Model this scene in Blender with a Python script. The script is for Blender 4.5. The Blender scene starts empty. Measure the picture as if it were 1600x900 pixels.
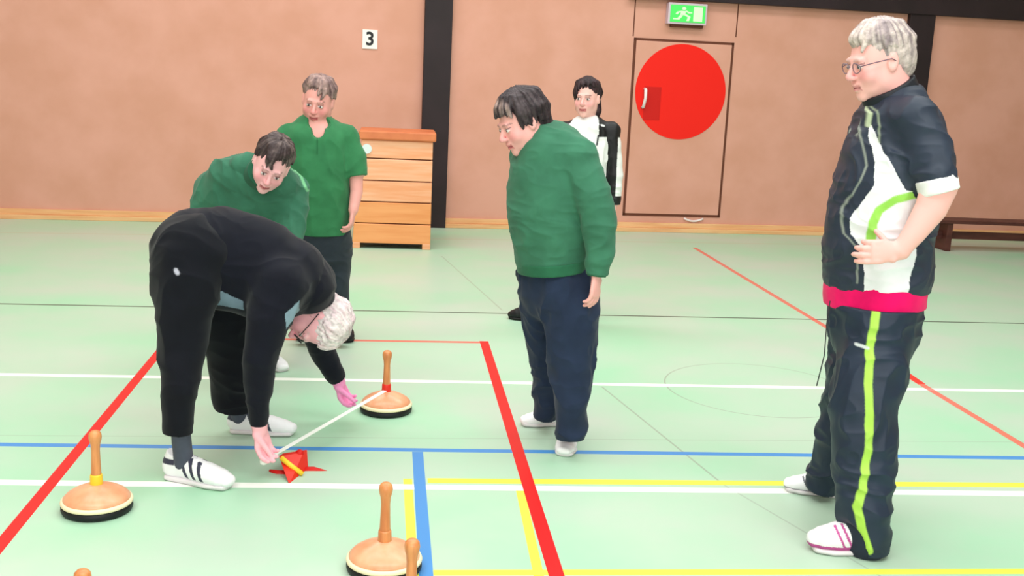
import bpy, math, os
import numpy as np
from mathutils import Vector
# ------------------------------------------------------------------ camera, light, exposure
S = bpy.context.scene
FPX, CAM_H = 1700.0, 1.678
yaw, pit, rol = math.radians(6.37), math.radians(11.29), math.radians(-2.68)
_f = np.array([math.sin(yaw)*math.cos(pit), math.cos(yaw)*math.cos(pit), -math.sin(pit)])
_r = np.array([math.cos(yaw), -math.sin(yaw), 0.0]); _d = np.cross(_f, _r)
M = np.array([math.cos(rol)*_r + math.sin(rol)*_d, -math.sin(rol)*_r + math.cos(rol)*_d, _f])
EYE = np.array([0, 0, CAM_H])
cd = bpy.data.cameras.new('camera'); cam = bpy.data.objects.new('camera', cd); S.collection.objects.link(cam)
cd.sensor_width = 36.0; cd.lens = FPX*36.0/1600.0; cd.clip_start = 0.05; cd.clip_end = 100
from mathutils import Matrix
cam.matrix_world = Matrix([[M[0][i], -M[1][i], -M[2][i], EYE[i]] for i in range(3)] + [[0, 0, 0, 1]])
S.camera = cam
S.view_settings.view_transform = 'Standard'; S.view_settings.look = 'None'
S.view_settings.gamma = 1.0; S.view_settings.use_curve_mapping = False
S.view_settings.exposure = 0.0
w = bpy.data.worlds.new('world'); S.world = w; w.use_nodes = True
w.node_tree.nodes['Background'].inputs[0].default_value = (0.95, 0.97, 1, 1)
w.node_tree.nodes['Background'].inputs[1].default_value = 0.3
def area(name, loc, size, power, col=(1, 1, 1), target=None):
    l = bpy.data.lights.new(name, 'AREA'); l.shape = 'RECTANGLE'; l.size, l.size_y = size; l.energy = power; l.color = col
    o = bpy.data.objects.new(name, l); S.collection.objects.link(o); o.location = loc
    if target is not None:
        o.rotation_euler = (Vector(target)-Vector(loc)).to_track_quat('-Z', 'Y').to_euler()
    return o
area('hall_light_near', (0.5, 1.0, 5.9), (9, 2.5), 330)
area('hall_light_middle', (0.5, 5.0, 5.9), (9, 1.6), 215)
area('hall_light_far', (0.5, 8.6, 5.9), (9, 1.2), 260)
area('front_fill_light', (0.5, -5.5, 3.2), (11, 3.6), 500, (0.97, 0.98, 1), (0.5, 6, 1.2))  # fill added behind the camera in place of its flash, no window there

# ------------------------------------------------------------------ geometry of the place from the photograph
def ray(u, v): return M.T @ np.array([(u-800)/FPX, (v-450)/FPX, 1.0])
def G(u, v, z=0.0): x = ray(u, v); return EYE + x*(z-CAM_H)/x[2]          # point on the floor (height z)
def P(u, v, Y): x = ray(u, v); return EYE + x*Y/x[1]                       # point at distance Y
def mpx(p): return float(M[2] @ (np.array(p)-EYE))/FPX                     # metres per photo pixel at p
WA, WB = G(121, 343), G(1280, 367)
WT = (WB-WA)/np.linalg.norm(WB-WA); WN = np.array([WT[1], -WT[0], 0.0])    # along the wall, out of the wall towards the hall
def Wl(u, v, off=0.0):                                                     # point on the back wall (off metres in front of it)
    x = ray(u, v); a = WA + WN*off
    return EYE + x*((a-EYE) @ WN)/(x @ WN)
def wc(p): q = np.array(p)-WA; return float(q @ WT), float(q[2])           # wall coordinates
def wp(s, z, off=0.0): return WA + WT*s + np.array([0, 0, 1.0])*z + WN*off

# ------------------------------------------------------------------ materials
def lin(c):
    c = np.array(c, float)/255.0
    return tuple(np.where(c <= 0.04045, c/12.92, ((c+0.055)/1.055)**2.4))
def mat(name, col=(200, 200, 200), rough=0.6, spec=0.3, noise=None, bump=None, attr=False, emit=None, sheen=0.0, metal=0.0):
    m = bpy.data.materials.new(name); m.use_nodes = True; nt = m.node_tree; b = nt.nodes['Principled BSDF']
    b.inputs['Roughness'].default_value = rough; b.inputs['Specular IOR Level'].default_value = spec
    b.inputs['Metallic'].default_value = metal
    b.inputs['Sheen Weight'].default_value = sheen
    tc = nt.nodes.new('ShaderNodeTexCoord')
    if attr:
        a = nt.nodes.new('ShaderNodeAttribute'); a.attribute_name = 'Col'; out = a.outputs['Color']
    else:
        b.inputs['Base Color'].default_value = (*lin(col), 1); out = None
    if noise:                                                              # (scale xyz, second colour or factor, detail)
        mp = nt.nodes.new('ShaderNodeMapping'); mp.inputs['Scale'].default_value = noise[0]
        nt.links.new(tc.outputs['Object'], mp.inputs['Vector'])
        n = nt.nodes.new('ShaderNodeTexNoise'); n.inputs['Scale'].default_value = 1; n.inputs['Detail'].default_value = noise[2]
        nt.links.new(mp.outputs['Vector'], n.inputs['Vector'])
        r = nt.nodes.new('ShaderNodeMapRange'); r.inputs[1].default_value = 0.35; r.inputs[2].default_value = 0.65
        nt.links.new(n.outputs['Fac'], r.inputs[0])
        mx = nt.nodes.new('ShaderNodeMix'); mx.data_type = 'RGBA'
        nt.links.new(r.outputs[0], mx.inputs[0])
        if out is not None:
            nt.links.new(out, mx.inputs[6])
            mul = nt.nodes.new('ShaderNodeMix'); mul.data_type = 'RGBA'; mul.blend_type = 'MULTIPLY'; mul.inputs[0].default_value = 1
            nt.links.new(out, mul.inputs[6]); mul.inputs[7].default_value = (*([noise[1]]*3), 1)
            nt.links.new(mul.outputs[2], mx.inputs[7])
        else:
            mx.inputs[6].default_value = (*lin(col), 1); mx.inputs[7].default_value = (*lin(noise[1]), 1)
        out = mx.outputs[2]
        if bump:
            bp = nt.nodes.new('ShaderNodeBump'); bp.inputs['Strength'].default_value = bump; bp.inputs['Distance'].default_value = 0.01
            nt.links.new(n.outputs['Fac'], bp.inputs['Height']); nt.links.new(bp.outputs[0], b.inputs['Normal'])
    if out is not None: nt.links.new(out, b.inputs['Base Color'])
    if emit:
        b.inputs['Emission Color'].default_value = (*lin(emit[0]), 1); b.inputs['Emission Strength'].default_value = emit[1]
    return m
MT = dict(
    wall=mat('wall_panel', (220, 163, 146), 0.75, 0.2, noise=((2.2, 2.2, 2.2), (211, 154, 134), 8), bump=0.05),
    side=mat('side_wall', (225, 190, 165), 0.8, 0.2), ceil=mat('ceiling_white', (235, 235, 230), 0.9, 0.1),
    dark=mat('dark_brown_steel', (47, 35, 40), 0.55, 0.3, noise=((3, 3, 3), (40, 30, 34), 3)),
    base=mat('oak_baseboard', (238, 190, 140), 0.5, 0.3, noise=((1, 30, 30), (226, 170, 120), 3)),
    gap=mat('door_gap', (105, 62, 48), 0.7, 0.2), red=mat('red_paint', (243, 28, 14), 0.55, 0.3), red2=mat('dark_red_paint', (205, 20, 14), 0.5, 0.3),
    steel=mat('white_metal', (235, 225, 225), 0.35, 0.5), white=mat('white_plate', (245, 244, 238), 0.5, 0.3),
    ink=mat('black_ink', (45, 45, 50), 0.6, 0.2), exit_g=mat('exit_green', (80, 215, 100), 0.4, 0.3, emit=((70, 205, 90), 0.35)),
    exit_w=mat('exit_light', (200, 255, 190), 0.4, 0.3, emit=((190, 250, 180), 0.4)), exit_c=mat('exit_casing', (210, 190, 205), 0.4, 0.4),
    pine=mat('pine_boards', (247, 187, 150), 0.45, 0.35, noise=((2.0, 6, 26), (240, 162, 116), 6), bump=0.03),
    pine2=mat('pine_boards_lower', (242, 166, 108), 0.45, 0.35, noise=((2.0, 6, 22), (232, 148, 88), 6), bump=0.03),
    pad=mat('leather_pad', (220, 128, 80), 0.5, 0.4, noise=((6, 6, 6), (205, 112, 70), 4)),
    label=mat('pale_label', (225, 235, 238), 0.5, 0.3),
    wood=mat('turned_wood', (242, 178, 140), 0.3, 0.5, noise=((14, 14, 4), (228, 152, 112), 5)),
    wood2=mat('turned_handle_wood', (224, 150, 92), 0.35, 0.5, noise=((60, 60, 8), (204, 124, 72), 4)),
    cream=mat('cream_ring', (252, 232, 196), 0.4, 0.4), rubber=mat('black_rubber', (24, 26, 28), 0.5, 0.3),
    yell=mat('yellow_paint', (248, 205, 50), 0.4, 0.4), band_red=mat('red_band', (226, 44, 30), 0.4, 0.4),
    bench=mat('dark_bench_wood', (92, 52, 46), 0.5, 0.3, noise=((3, 3, 20), (74, 40, 36), 3)),
    skin=mat('skin', rough=0.5, spec=0.35, attr=True), hair=mat('hair', rough=0.55, spec=0.3, attr=True, noise=((55, 55, 55), 0.62, 4), bump=0.6),
    cloth=mat('cloth', rough=0.85, spec=0.15, attr=True, noise=((11, 11, 11), 0.80, 6), sheen=0.1),
    nylon=mat('nylon', rough=0.5, spec=0.35, attr=True, noise=((9, 9, 9), 0.85, 4)),
    shoe=mat('shoe_leather', rough=0.5, spec=0.3, attr=True), tape=mat('white_tape', (248, 250, 244), 0.5, 0.3),
    glass_rim=mat('glasses_metal', (120, 95, 110), 0.35, 0.5), lace=mat('lace', (215, 215, 225), 0.8, 0.1),
)
MT['skin'].node_tree.nodes['Principled BSDF'].inputs['Subsurface Weight'].default_value = 0.0

# ------------------------------------------------------------------ mesh helpers
def link(name, verts, faces, m=None, parent=None, smooth=False, mats=None, fmat=None):
    me = bpy.data.meshes.new(name); me.from_pydata([tuple(map(float, v)) for v in verts], [], faces); me.update()
    for q in (mats or ([m] if m else [])): me.materials.append(q)
    if fmat: me.polygons.foreach_set('material_index', fmat)
    if smooth: me.polygons.foreach_set('use_smooth', [True]*len(me.polygons))
    o = bpy.data.objects.new(name, me); S.collection.objects.link(o)
    if parent is not None: o.parent = parent; o.matrix_parent_inverse = Matrix.Translation(parent.location).inverted()
    return o
def tag(o, label=None, cat=None, group=None, kind=None):
    if label: o['label'] = label
    if cat: o['category'] = cat
    if group: o['group'] = group
    if kind: o['kind'] = kind
    return o
def empty(name, loc):
    o = bpy.data.objects.new(name, None); S.collection.objects.link(o); o.location = tuple(map(float, loc)); o.empty_display_size = 0.1; return o
class MB:
    def __init__(s): s.v = []; s.f = []
    def add(s, v, f):
        n = len(s.v); s.v += [tuple(map(float, q)) for q in v]; s.f += [[i+n for i in q] for q in f]; return s
    def hexa(s, a, b, bev=0.0):                                            # a, b: two matching quads (4 points each)
        return s.add(list(a)+list(b), [[0, 3, 2, 1], [4, 5, 6, 7], [0, 1, 5, 4], [1, 2, 6, 5], [2, 3, 7, 6], [3, 0, 4, 7]])
    def wallbox(s, s0, s1, z0, z1, o0, o1):
        return s.hexa([wp(s0, z0, o0), wp(s1, z0, o0), wp(s1, z1, o0), wp(s0, z1, o0)], [wp(s0, z0, o1), wp(s1, z0, o1), wp(s1, z1, o1), wp(s0, z1, o1)])
    def box(s, x0, x1, y0, y1, z0, z1):
        return s.hexa([(x0, y0, z0), (x1, y0, z0), (x1, y0, z1), (x0, y0, z1)], [(x0, y1, z0), (x1, y1, z0), (x1, y1, z1), (x0, y1, z1)])
    def lathe(s, c, prof, n=48):
        v = []; f = []
        for r, z in prof:
            for i in range(n): a = 2*math.pi*i/n; v.append((c[0]+r*math.cos(a), c[1]+r*math.sin(a), c[2]+z))
        for j in range(len(prof)-1):
            for i in range(n): k = (i+1) % n; f.append([j*n+i, j*n+k, (j+1)*n+k, (j+1)*n+i])
        f.append(list(range(n))[::-1]); f.append([(len(prof)-1)*n+i for i in range(n)])
        return s.add(v, f)
    def tube(s, pts, r, n=8):
        pts = [np.array(p, float) for p in pts]; v = []; f = []
        if not hasattr(r, '__len__'): r = [r]*len(pts)
        for j, p in enumerate(pts):
            d = pts[min(j+1, len(pts)-1)]-pts[max(j-1, 0)]; d /= np.linalg.norm(d)
            a = np.cross(d, (0, 0, 1) if abs(d[2]) < .9 else (1, 0, 0)); a /= np.linalg.norm(a); b = np.cross(d, a)
            for i in range(n): t = 2*math.pi*i/n; v.append(p+r[j]*(a*math.cos(t)+b*math.sin(t)))
        for j in range(len(pts)-1):
            for i in range(n): k = (i+1) % n; f.append([j*n+i, j*n+k, (j+1)*n+k, (j+1)*n+i])
        f.append(list(range(n))[::-1]); f.append([(len(pts)-1)*n+i for i in range(n)])
        return s.add(v, f)
    def build(s, name, m, parent=None, smooth=False, bevel=0.0):
        o = link(name, s.v, s.f, m, parent, smooth)
        if bevel:
            b = o.modifiers.new('bevel', 'BEVEL'); b.width = bevel; b.segments = 2; b.limit_method = 'ANGLE'
        return o

# ------------------------------------------------------------------ the hall
fx0, fx1, fy0 = -9.0, 12.0, -7.0
def wallY(x): return WA[1] + (x-WA[0])*WT[1]/WT[0]
floor = link('floor', [(fx0, fy0, 0), (fx1, fy0, 0), (fx1, wallY(fx1), 0), (fx0, wallY(fx0), 0),
                       (fx0, fy0, -.1), (fx1, fy0, -.1), (fx1, wallY(fx1), -.1), (fx0, wallY(fx0), -.1)],
             [[0, 1, 2, 3], [7, 6, 5, 4], [0, 4, 5, 1], [1, 5, 6, 2], [2, 6, 7, 3], [3, 7, 4, 0]]); tag(floor, kind='structure')
def floor_material():
    m = bpy.data.materials.new('sports_floor'); m.use_nodes = True; nt = m.node_tree; N = nt.nodes; L = nt.links; b = N['Principled BSDF']
    b.inputs['Roughness'].default_value = 0.42; b.inputs['Specular IOR Level'].default_value = 0.35
    tc = N.new('ShaderNodeTexCoord'); pos = tc.outputs['Object']
    def noise(sc, det):
        n = N.new('ShaderNodeTexNoise'); n.inputs['Scale'].default_value = sc; n.inputs['Detail'].default_value = det; L.new(pos, n.inputs['Vector']); return n.outputs['Fac']
    def math_(op, a, b_=None, c=None):
        n = N.new('ShaderNodeMath'); n.operation = op
        for i, q in enumerate((a, b_, c)):
            if q is None: continue
            if isinstance(q, (int, float)): n.inputs[i].default_value = q
            else: L.new(q, n.inputs[i])
        return n.outputs[0]
    def mix(f, a, c):
        n = N.new('ShaderNodeMix'); n.data_type = 'RGBA'
        for i, q in ((0, f), (6, a), (7, c)):
            if isinstance(q, tuple): n.inputs[i].default_value = (*q, 1)
            elif isinstance(q, (int, float)): n.inputs[i].default_value = q
            else: L.new(q, n.inputs[i])
        return n.outputs[2]
    mr = N.new('ShaderNodeMapRange'); mr.inputs[1].default_value = .3; mr.inputs[2].default_value = .7; L.new(noise(1.1, 5), mr.inputs[0])
    col = mix(mr.outputs[0], lin(FLOOR_A), lin(FLOOR_B))
    def dot(A, n, p=pos):
        s = N.new('ShaderNodeVectorMath'); s.operation = 'SUBTRACT'; L.new(p, s.inputs[0]); s.inputs[1].default_value = tuple(map(float, A))
        d = N.new('ShaderNodeVectorMath'); d.operation = 'DOT_PRODUCT'; L.new(s.outputs[0], d.inputs[0]); d.inputs[1].default_value = tuple(map(float, n))
        return d.outputs['Value']
    def seg(A, B, wd, c, op=1.0):
        nonlocal col
        d = B-A; ln = np.linalg.norm(d); d = d/ln; n = np.array([-d[1], d[0], 0])
        f = math_('MULTIPLY', math_('LESS_THAN', math_('ABSOLUTE', dot(A, n)), wd/2), math_('LESS_THAN', math_('ABSOLUTE', dot((A+B)/2, d)), ln/2))
        col = mix(math_('MULTIPLY', f, op), col, lin(c))
    def circ(cen, r, wd, c, op):
        nonlocal col
        v = N.new('ShaderNodeVectorMath'); v.operation = 'DISTANCE'; L.new(pos, v.inputs[0]); v.inputs[1].default_value = tuple(map(float, cen))
        f = math_('LESS_THAN', math_('ABSOLUTE', math_('SUBTRACT', v.outputs['Value'], r)), wd/2)
        col = mix(math_('MULTIPLY', f, op), col, lin(c))
    def ext(a, c_, k0=0, k1=0):                                            # extend a line beyond the frame
        A, B = G(*a), G(*c_); d = (B-A)/np.linalg.norm(B-A); return A-d*k0, B+d*k1
    WHT, RED, BLU, YEL = (248, 252, 245), (226, 30, 32), (74, 144, 212), (226, 236, 84)
    seg(*ext((690, 400), (785, 485)), .012, (150, 160, 140), .5)           # thin seams
    seg(*ext((940, 604), (1130, 757)), .010, (150, 160, 145), .7); seg(*ext((1130, 757), (1310, 862), 0, 1), .009, (150, 165, 150), .5)
    circ(G(1185, 607), 0.52, .008, (150, 160, 145), .75)
    seg(*ext((121, 477), (1479, 503), 5, 6), .03, (92, 112, 98))
    seg(*ext((121, 681), (1479, 690), 5, 5), .008, (150, 170, 150), .5)
    seg(*ext((121, 365), (1479, 385), 5, 5), .05, (190, 170, 130), .25)
    seg(*ext((121, 587), (1479, 609), 5, 5), .05, WHT)
    seg(*ext((440, 530), (752, 535)), .045, (226, 96, 84), .85)
    seg(*ext((1085, 387), (1479, 624), 0, 4), .045, (230, 80, 66), .8)
    seg(*ext((1408, 578), (1440, 600)), .05, (232, 60, 50))
    seg(*ext((637, 748), (643, 850), 0, 3), .036, YEL); seg(*ext((812, 762), (842, 900), 0, 3), .036, YEL)
    seg(*ext((668, 751), (1479, 757), 0, 5), .055, YEL); seg(*ext((668, 895), (1479, 893), 0, 5), .042, YEL)
    seg(*ext((121, 755), (1479, 770), 5, 5), .055, WHT)
    seg(*ext((121, 696), (1479, 714), 5, 5), .045, BLU)
    seg(*ext((652.5, 706), (666, 898), 0, 3), .048, BLU)
    seg(*ext((275, 518), (121, 705), 0, 4), .05, RED); seg(*ext((756, 533), (870, 900), 0, 4), .055, RED)
    L.new(col, b.inputs['Base Color'])
    bp = N.new('ShaderNodeBump'); bp.inputs['Strength'].default_value = .03; L.new(noise(6, 3), bp.inputs['Height']); L.new(bp.outputs[0], b.inputs['Normal'])
    return m
FLOOR_A, FLOOR_B = (163, 213, 179), (192, 205, 191)
floor.data.materials.append(floor_material())

HT = 6.2
MB().wallbox(-6.5, 15.5, 0, HT, -0.2, 0).build('wall_back', MT['wall']).__setitem__('kind', 'structure')
tag(link('ceiling', [(fx0, fy0, HT), (fx1, fy0, HT), (fx1, 13, HT), (fx0, 13, HT), (fx0, fy0, HT+.1), (fx1, fy0, HT+.1), (fx1, 13, HT+.1), (fx0, 13, HT+.1)],
         [[3, 2, 1, 0], [4, 5, 6, 7], [0, 1, 5, 4], [1, 2, 6, 5], [2, 3, 7, 6], [3, 0, 4, 7]], MT['ceil']), kind='structure')
tag(MB().box(fx0-.1, fx0, fy0, 13, 0, HT).build('wall_left', MT['side']), kind='structure')
tag(MB().box(fx1, fx1+.1, fy0, 13, 0, HT).build('wall_right', MT['side']), kind='structure')
tag(MB().box(fx0, fx1, fy0-.1, fy0, 0, HT).build('wall_front', MT['side']), kind='structure')
b = MB(); b.wallbox(-6.5, 15.5, 0, .045, 0, .06); b.wallbox(-6.5, 15.5, .045, .10, 0, .025)
tag(b.build('baseboard_back', MT['base'], bevel=.004), kind='structure')
def column(name, uL, uR, v, o=.07, zt=HT):
    sL, sR = wc(Wl(uL, v, o))[0], wc(Wl(uR, v, o))[0]
    tag(MB().wallbox(sL, sR, .0, zt, 0, o).build(name, MT['dark'], bevel=.004), kind='structure')
column('trim_1', 660.5, 703, 150); column('trim_2', 1416, 1455, 90)
zb = wc(Wl(1300, 14, .1))[1]; s0 = wc(Wl(985, 0, .1))[0]
tag(MB().wallbox(s0, 15.5, zb, zb+.9, 0, .09).build('trim_3', MT['dark'], bevel=.004), kind='structure')

# door with the red disc
def arc_disc(cs, cz, rs, rz, o0, o1, n=96):
    v = []; f = []
    for o in (o0, o1):
        for i in range(n): a = 2*math.pi*i/n; v.append(wp(cs+rs*math.cos(a), cz+rz*math.sin(a), o))
    f.append(list(range(n))[::-1]); f.append([n+i for i in range(n)])
    for i in range(n): k = (i+1) % n; f.append([i, k, n+k, n+i])
    return MB().add(v, f)
dL, dZ1 = wc(Wl(984, 65)); dR = wc(Wl(1134, 200))[0]; dL = wc(Wl(983.5, 200))[0]
dZ1 = wc(Wl(1069, 65))[1]; dZ0 = wc(Wl(1047, 336))[1]
door = empty('door_1', wp((dL+dR)/2, dZ0, .01)); tag(door, kind='structure')
MB().wallbox(dL+.012, dR-.012, dZ0+.012, dZ1-.012, .001, .014).build('door_leaf', MT['wall'], door, bevel=.003)
g = MB(); t = .015
g.wallbox(dL-t, dL+t, dZ0-t, dZ1+t, .001, .006); g.wallbox(dR-t, dR+t, dZ0-t, dZ1+t, .001, .006)
g.wallbox(dL-t, dR+t, dZ1-t, dZ1+t, .001, .006); g.wallbox(dL-t, dR+t, dZ0-t, dZ0+t, .001, .006)
g.build('door_gap', MT['gap'], door)
sc_, zc_ = wc(Wl(1063.5, 144, .016)); rs_ = (wc(Wl(1134, 144))[0]-wc(Wl(993, 144))[0])/2; rz_ = (wc(Wl(1063, 70))[1]-wc(Wl(1063, 219))[1])/2
arc_disc(sc_, zc_, rs_, rz_, .014, .018).build('red_disc', MT['red'], door)
a0, z1_ = wc(Wl(1008, 135, .02)); a1, z0_ = wc(Wl(1030, 188, .02))
MB().wallbox(a0, a1, z0_, z1_, .018, .021).build('handle_plate', MT['red2'], door, bevel=.002)
h = MB(); p1 = wc(Wl(1009, 139, .05)); p2 = wc(Wl(1005, 168, .05))
h.tube([wp(p1[0], p1[1], .02), wp(p1[0], p1[1], .05), wp((p1[0]+p2[0])/2+.01, (p1[1]+p2[1])/2, .055), wp(p2[0], p2[1], .05), wp(p2[0], p2[1], .02)], .017)
h.build('door_handle', MT['steel'], door, True)
g = MB()
for u in (991, 1152):
    s = wc(Wl(u, 30))[0]; g.wallbox(s-.006, s+.006, dZ1+.03 if u < 1100 else wc(Wl(u, 58))[1], zb, .0005, .003)
tag(g.build('trim_4', MT['gap']), kind='structure')
sk = MB(); q0 = wc(Wl(1068, 341)); q1 = wc(Wl(1098, 341))
sk.tube([wp(q0[0]+(q1[0]-q0[0])*i/8, q0[1]-.03*math.sin(math.pi*i/8), .012) for i in range(9)], .012)
tag(sk.build('door_stopper', MT['steel'], None, True), 'pale curved door stop on the wall under the red disc door', 'door stop')

# exit sign
ex = empty('exit_sign', wp(wc(Wl(1076, 22))[0], wc(Wl(1076, 40))[1], 0)); tag(ex, 'lit green emergency exit sign with white running figure above the door', 'exit sign')
e0, ez1 = wc(Wl(1047, 3, .12)); e1, ez0 = wc(Wl(1105, 40, .12)); em, _ = wc(Wl(1076, 20, .12))
MB().wallbox(e0, e1, ez0, ez1, 0.0, .09).build('casing', MT['exit_c'], ex, bevel=.006)
i0, i1, j0, j1 = e0+.022, e1-.022, ez0+.022, ez1-.022
MB().wallbox(i0, i1, j0, j1, .09, .096).build('light_panel', MT['exit_g'], ex)
W_, H_ = i1-i0, j1-j0
def wpoly(pts, o0, o1):
    n = len(pts); v = [wp(i0+W_*a, j0+H_*c, o) for o in (o0, o1) for a, c in pts]
    return v, [list(range(n))[::-1], [n+i for i in range(n)]] + [[i, (i+1) % n, n+(i+1) % n, n+i] for i in range(n)]
fg = MB()
fg.add(*wpoly([(.66, .08), (.92, .08), (.92, .92), (.66, .92)], .096, .099))      # the doorway
for pts in ([(.30, .66), (.44, .66), (.42, .40), (.28, .42)], [(.28, .42), (.20, .22), (.08, .22), (.08, .14), (.26, .14), (.36, .38)],
            [(.38, .42), (.50, .30), (.46, .08), (.54, .08), (.58, .34), (.44, .48)], [(.42, .64), (.52, .52), (.62, .54), (.62, .60), (.54, .60), (.44, .70)],
            [(.30, .66), (.18, .60), (.14, .46), (.20, .44), (.24, .54), (.32, .60)],
            [(.38+.06*math.cos(a*math.pi/6), .80+.09*math.sin(a*math.pi/6)) for a in range(12)]):
    fg.add(*wpoly(pts, .096, .099))
fg.build('running_figure', MT['exit_w'], ex)
MB().wallbox(e0+.05, e1-.02, ez0-.03, ez0, .0, .05).build('mounting_bracket', MT['gap'], ex, bevel=.004)

# number plate 3
n0, nz1 = wc(Wl(566.5, 46)); n1, nz0 = wc(Wl(589.5, 77))
pl = MB().wallbox(n0, n1, nz0, nz1, 0, .012).build('number_plate', MT['white'], bevel=.002); tag(pl, 'small white plate with a black number 3 high on the wall', 'sign')
cu = bpy.data.curves.new('digit', 'FONT'); cu.body = '3'; cu.size = (nz1-nz0)*.98; cu.align_x = 'CENTER'; cu.align_y = 'CENTER'; cu.extrude = .0015; cu.offset = .004
cu.materials.append(MT['ink']); dg = bpy.data.objects.new('digit', cu); S.collection.objects.link(dg)
c_ = wp((n0+n1)/2, (nz0+nz1)/2, .014)
dg.matrix_world = Matrix([[WT[i], (0, 0, 1)[i], WN[i], c_[i]] for i in range(3)] + [[0, 0, 0, 1]])
bpy.context.view_layer.update(); dm = bpy.data.meshes.new_from_object(dg); mw = dg.matrix_world.copy(); bpy.data.objects.remove(dg); dm.transform(mw)
dg = bpy.data.objects.new('digit', dm); S.collection.objects.link(dg); dg.parent = pl

# vaulting box
def vault():
    gl, gr = G(549, 389), G(672, 391); Y0 = 10.05
    A, B = np.array([gl[0], Y0, 0]), np.array([gr[0], Y0, 0]); dep = .62
    r = empty('vaulting_box', (A+B)/2+np.array([0, dep/2, 0])); tag(r, 'wooden vaulting box of stacked pine sections with a padded leather top', 'vaulting box')
    zt = P(620, 221, Y0)[2]; zs = [P(620, v, Y0)[2] for v in (382, 350.5, 317, 284, 249.5, 220)]
    xl0, xr0 = A[0], B[0]; xl1 = P(564.5, 221, Y0)[0]; xr1 = P(677, 221, Y0)[0]
    def q(z, e=0.0):
        t = z/zt; L = xl0+(xl1-xl0)*t-e; R = xr0+(xr1-xr0)*t+e; yb = dep-.08*t
        return [(L, Y0+.05*t-e, z), (R, Y0+.05*t-e, z), (R, Y0+yb+e, z), (L, Y0+yb+e, z)]
    for i in range(5):
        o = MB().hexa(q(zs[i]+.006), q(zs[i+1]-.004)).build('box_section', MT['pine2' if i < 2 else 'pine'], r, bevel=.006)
    MB().hexa(q(zs[0]+.03, -.012), q(zs[5]-.01, -.012)).build('inner_frame', MT['gap'], r)
    MB().hexa(q(zs[5]-.002, .028), q(zs[5]+.082, .028)).build('padded_top', MT['pad'], r, bevel=.014)
    for (xa, xb) in ((xl0+.0, xl0+.075), (xr0-.075, xr0)):
        for (ya, yb) in ((Y0, Y0+.07), (Y0+dep-.07, Y0+dep)):
            MB().box(xa, xb, ya, yb, 0, zs[0]+.012).build('foot', MT['pine'], r, bevel=.004)
    MB().box(xl0+.08, xr0-.08, Y0+.03, Y0+dep-.03, .035, zs[0]+.01).build('gap_shade', MT['ink'], r)  # black block put in as the shade of the open gap underneath
    la = P(573, 233, Y0); v = [(la[0]+.045*math.cos(a*math.pi/12), Y0+.045+o, la[2]+.045*math.sin(a*math.pi/12)) for o in (0.008, -.014) for a in range(24)]
    MB().add(v, [list(range(24))[::-1], [24+i for i in range(24)]]+[[i, (i+1) % 24, 24+(i+1) % 24, 24+i] for i in range(24)]).build('round_label', MT['label'], r)
vault()
# bench at the right edge
bn = empty('gym_bench', P(1530, 385, 10.9)*np.array([1, 1, 0])); tag(bn, 'low dark wooden gym bench by the back wall at the right', 'bench')
bx0 = P(1459, 370, 10.9)[0]
MB().box(bx0, bx0+2.6, 10.9, 11.2, .30, .335).build('seat', MT['bench'], bn, bevel=.004)
for k in (.16, 1.3, 2.4): MB().box(bx0+k, bx0+k+.06, 10.93, 11.17, 0, .30).build('leg', MT['bench'], bn, bevel=.004)
MB().box(bx0+.1, bx0+2.5, 11.03, 11.07, .12, .2).build('stretcher', MT['bench'], bn)

# ------------------------------------------------------------------ curling stocks (round base, turned handle)
def stock(c, band, label, name='ice_stock'):
    s = 1.0; r = empty(name, c); c = np.array([c[0], c[1], 0.0]); tag(r, label, 'ice stock', 'ice stocks standing on the floor')
    def L(prof, nm, m, par): o = MB().lathe(c, prof, 56).build(nm, MT[m], par, True); return o
    L([(.112, 0), (.124, .003), (.128, .012), (.127, .026), (.120, .030)], 'running_sole', 'rubber', r)
    L([(.118, .029), (.127, .031), (.129, .038), (.125, .046), (.118, .047)], 'rim', 'cream', r)
    bd = L([(.120, .044), (.119, .052), (.108, .064), (.088, .077), (.06, .090), (.035, .099), (.02, .104)], 'body', 'wood', r)
    hd = L([(.019, .10), (.018, .15), (.0165, .19), (.0155, .235), (.0175, .258), (.0215, .272), (.0235, .286), (.0215, .299), (.014, .307), (.004, .309)], 'handle', 'wood2', r)
    L([(.023, .098), (.0235, .104), (.022, .135), (.0205, .140)], 'collar', band, r)
    return r
stock(G(603, 642), 'band_red', 'wooden ice stock with red collar, the tape reaches over its base')
stock(G(152, 796), 'yell', 'wooden ice stock with yellow collar at the left edge of the floor')
stock(G(600, 888), 'wood2', 'ice stock with wooden collar standing beside the blue line in the foreground')
stock(G(640, 992), 'wood2', 'ice stock in front of another one, only its handle top in view')
stock(G(334, 1069), 'wood2', 'ice stock at the bottom edge showing only the very tip of its knob')
stock(G(134, 1053), 'wood2', 'ice stock cut off by the lower edge, round handle knob at far left')

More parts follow.
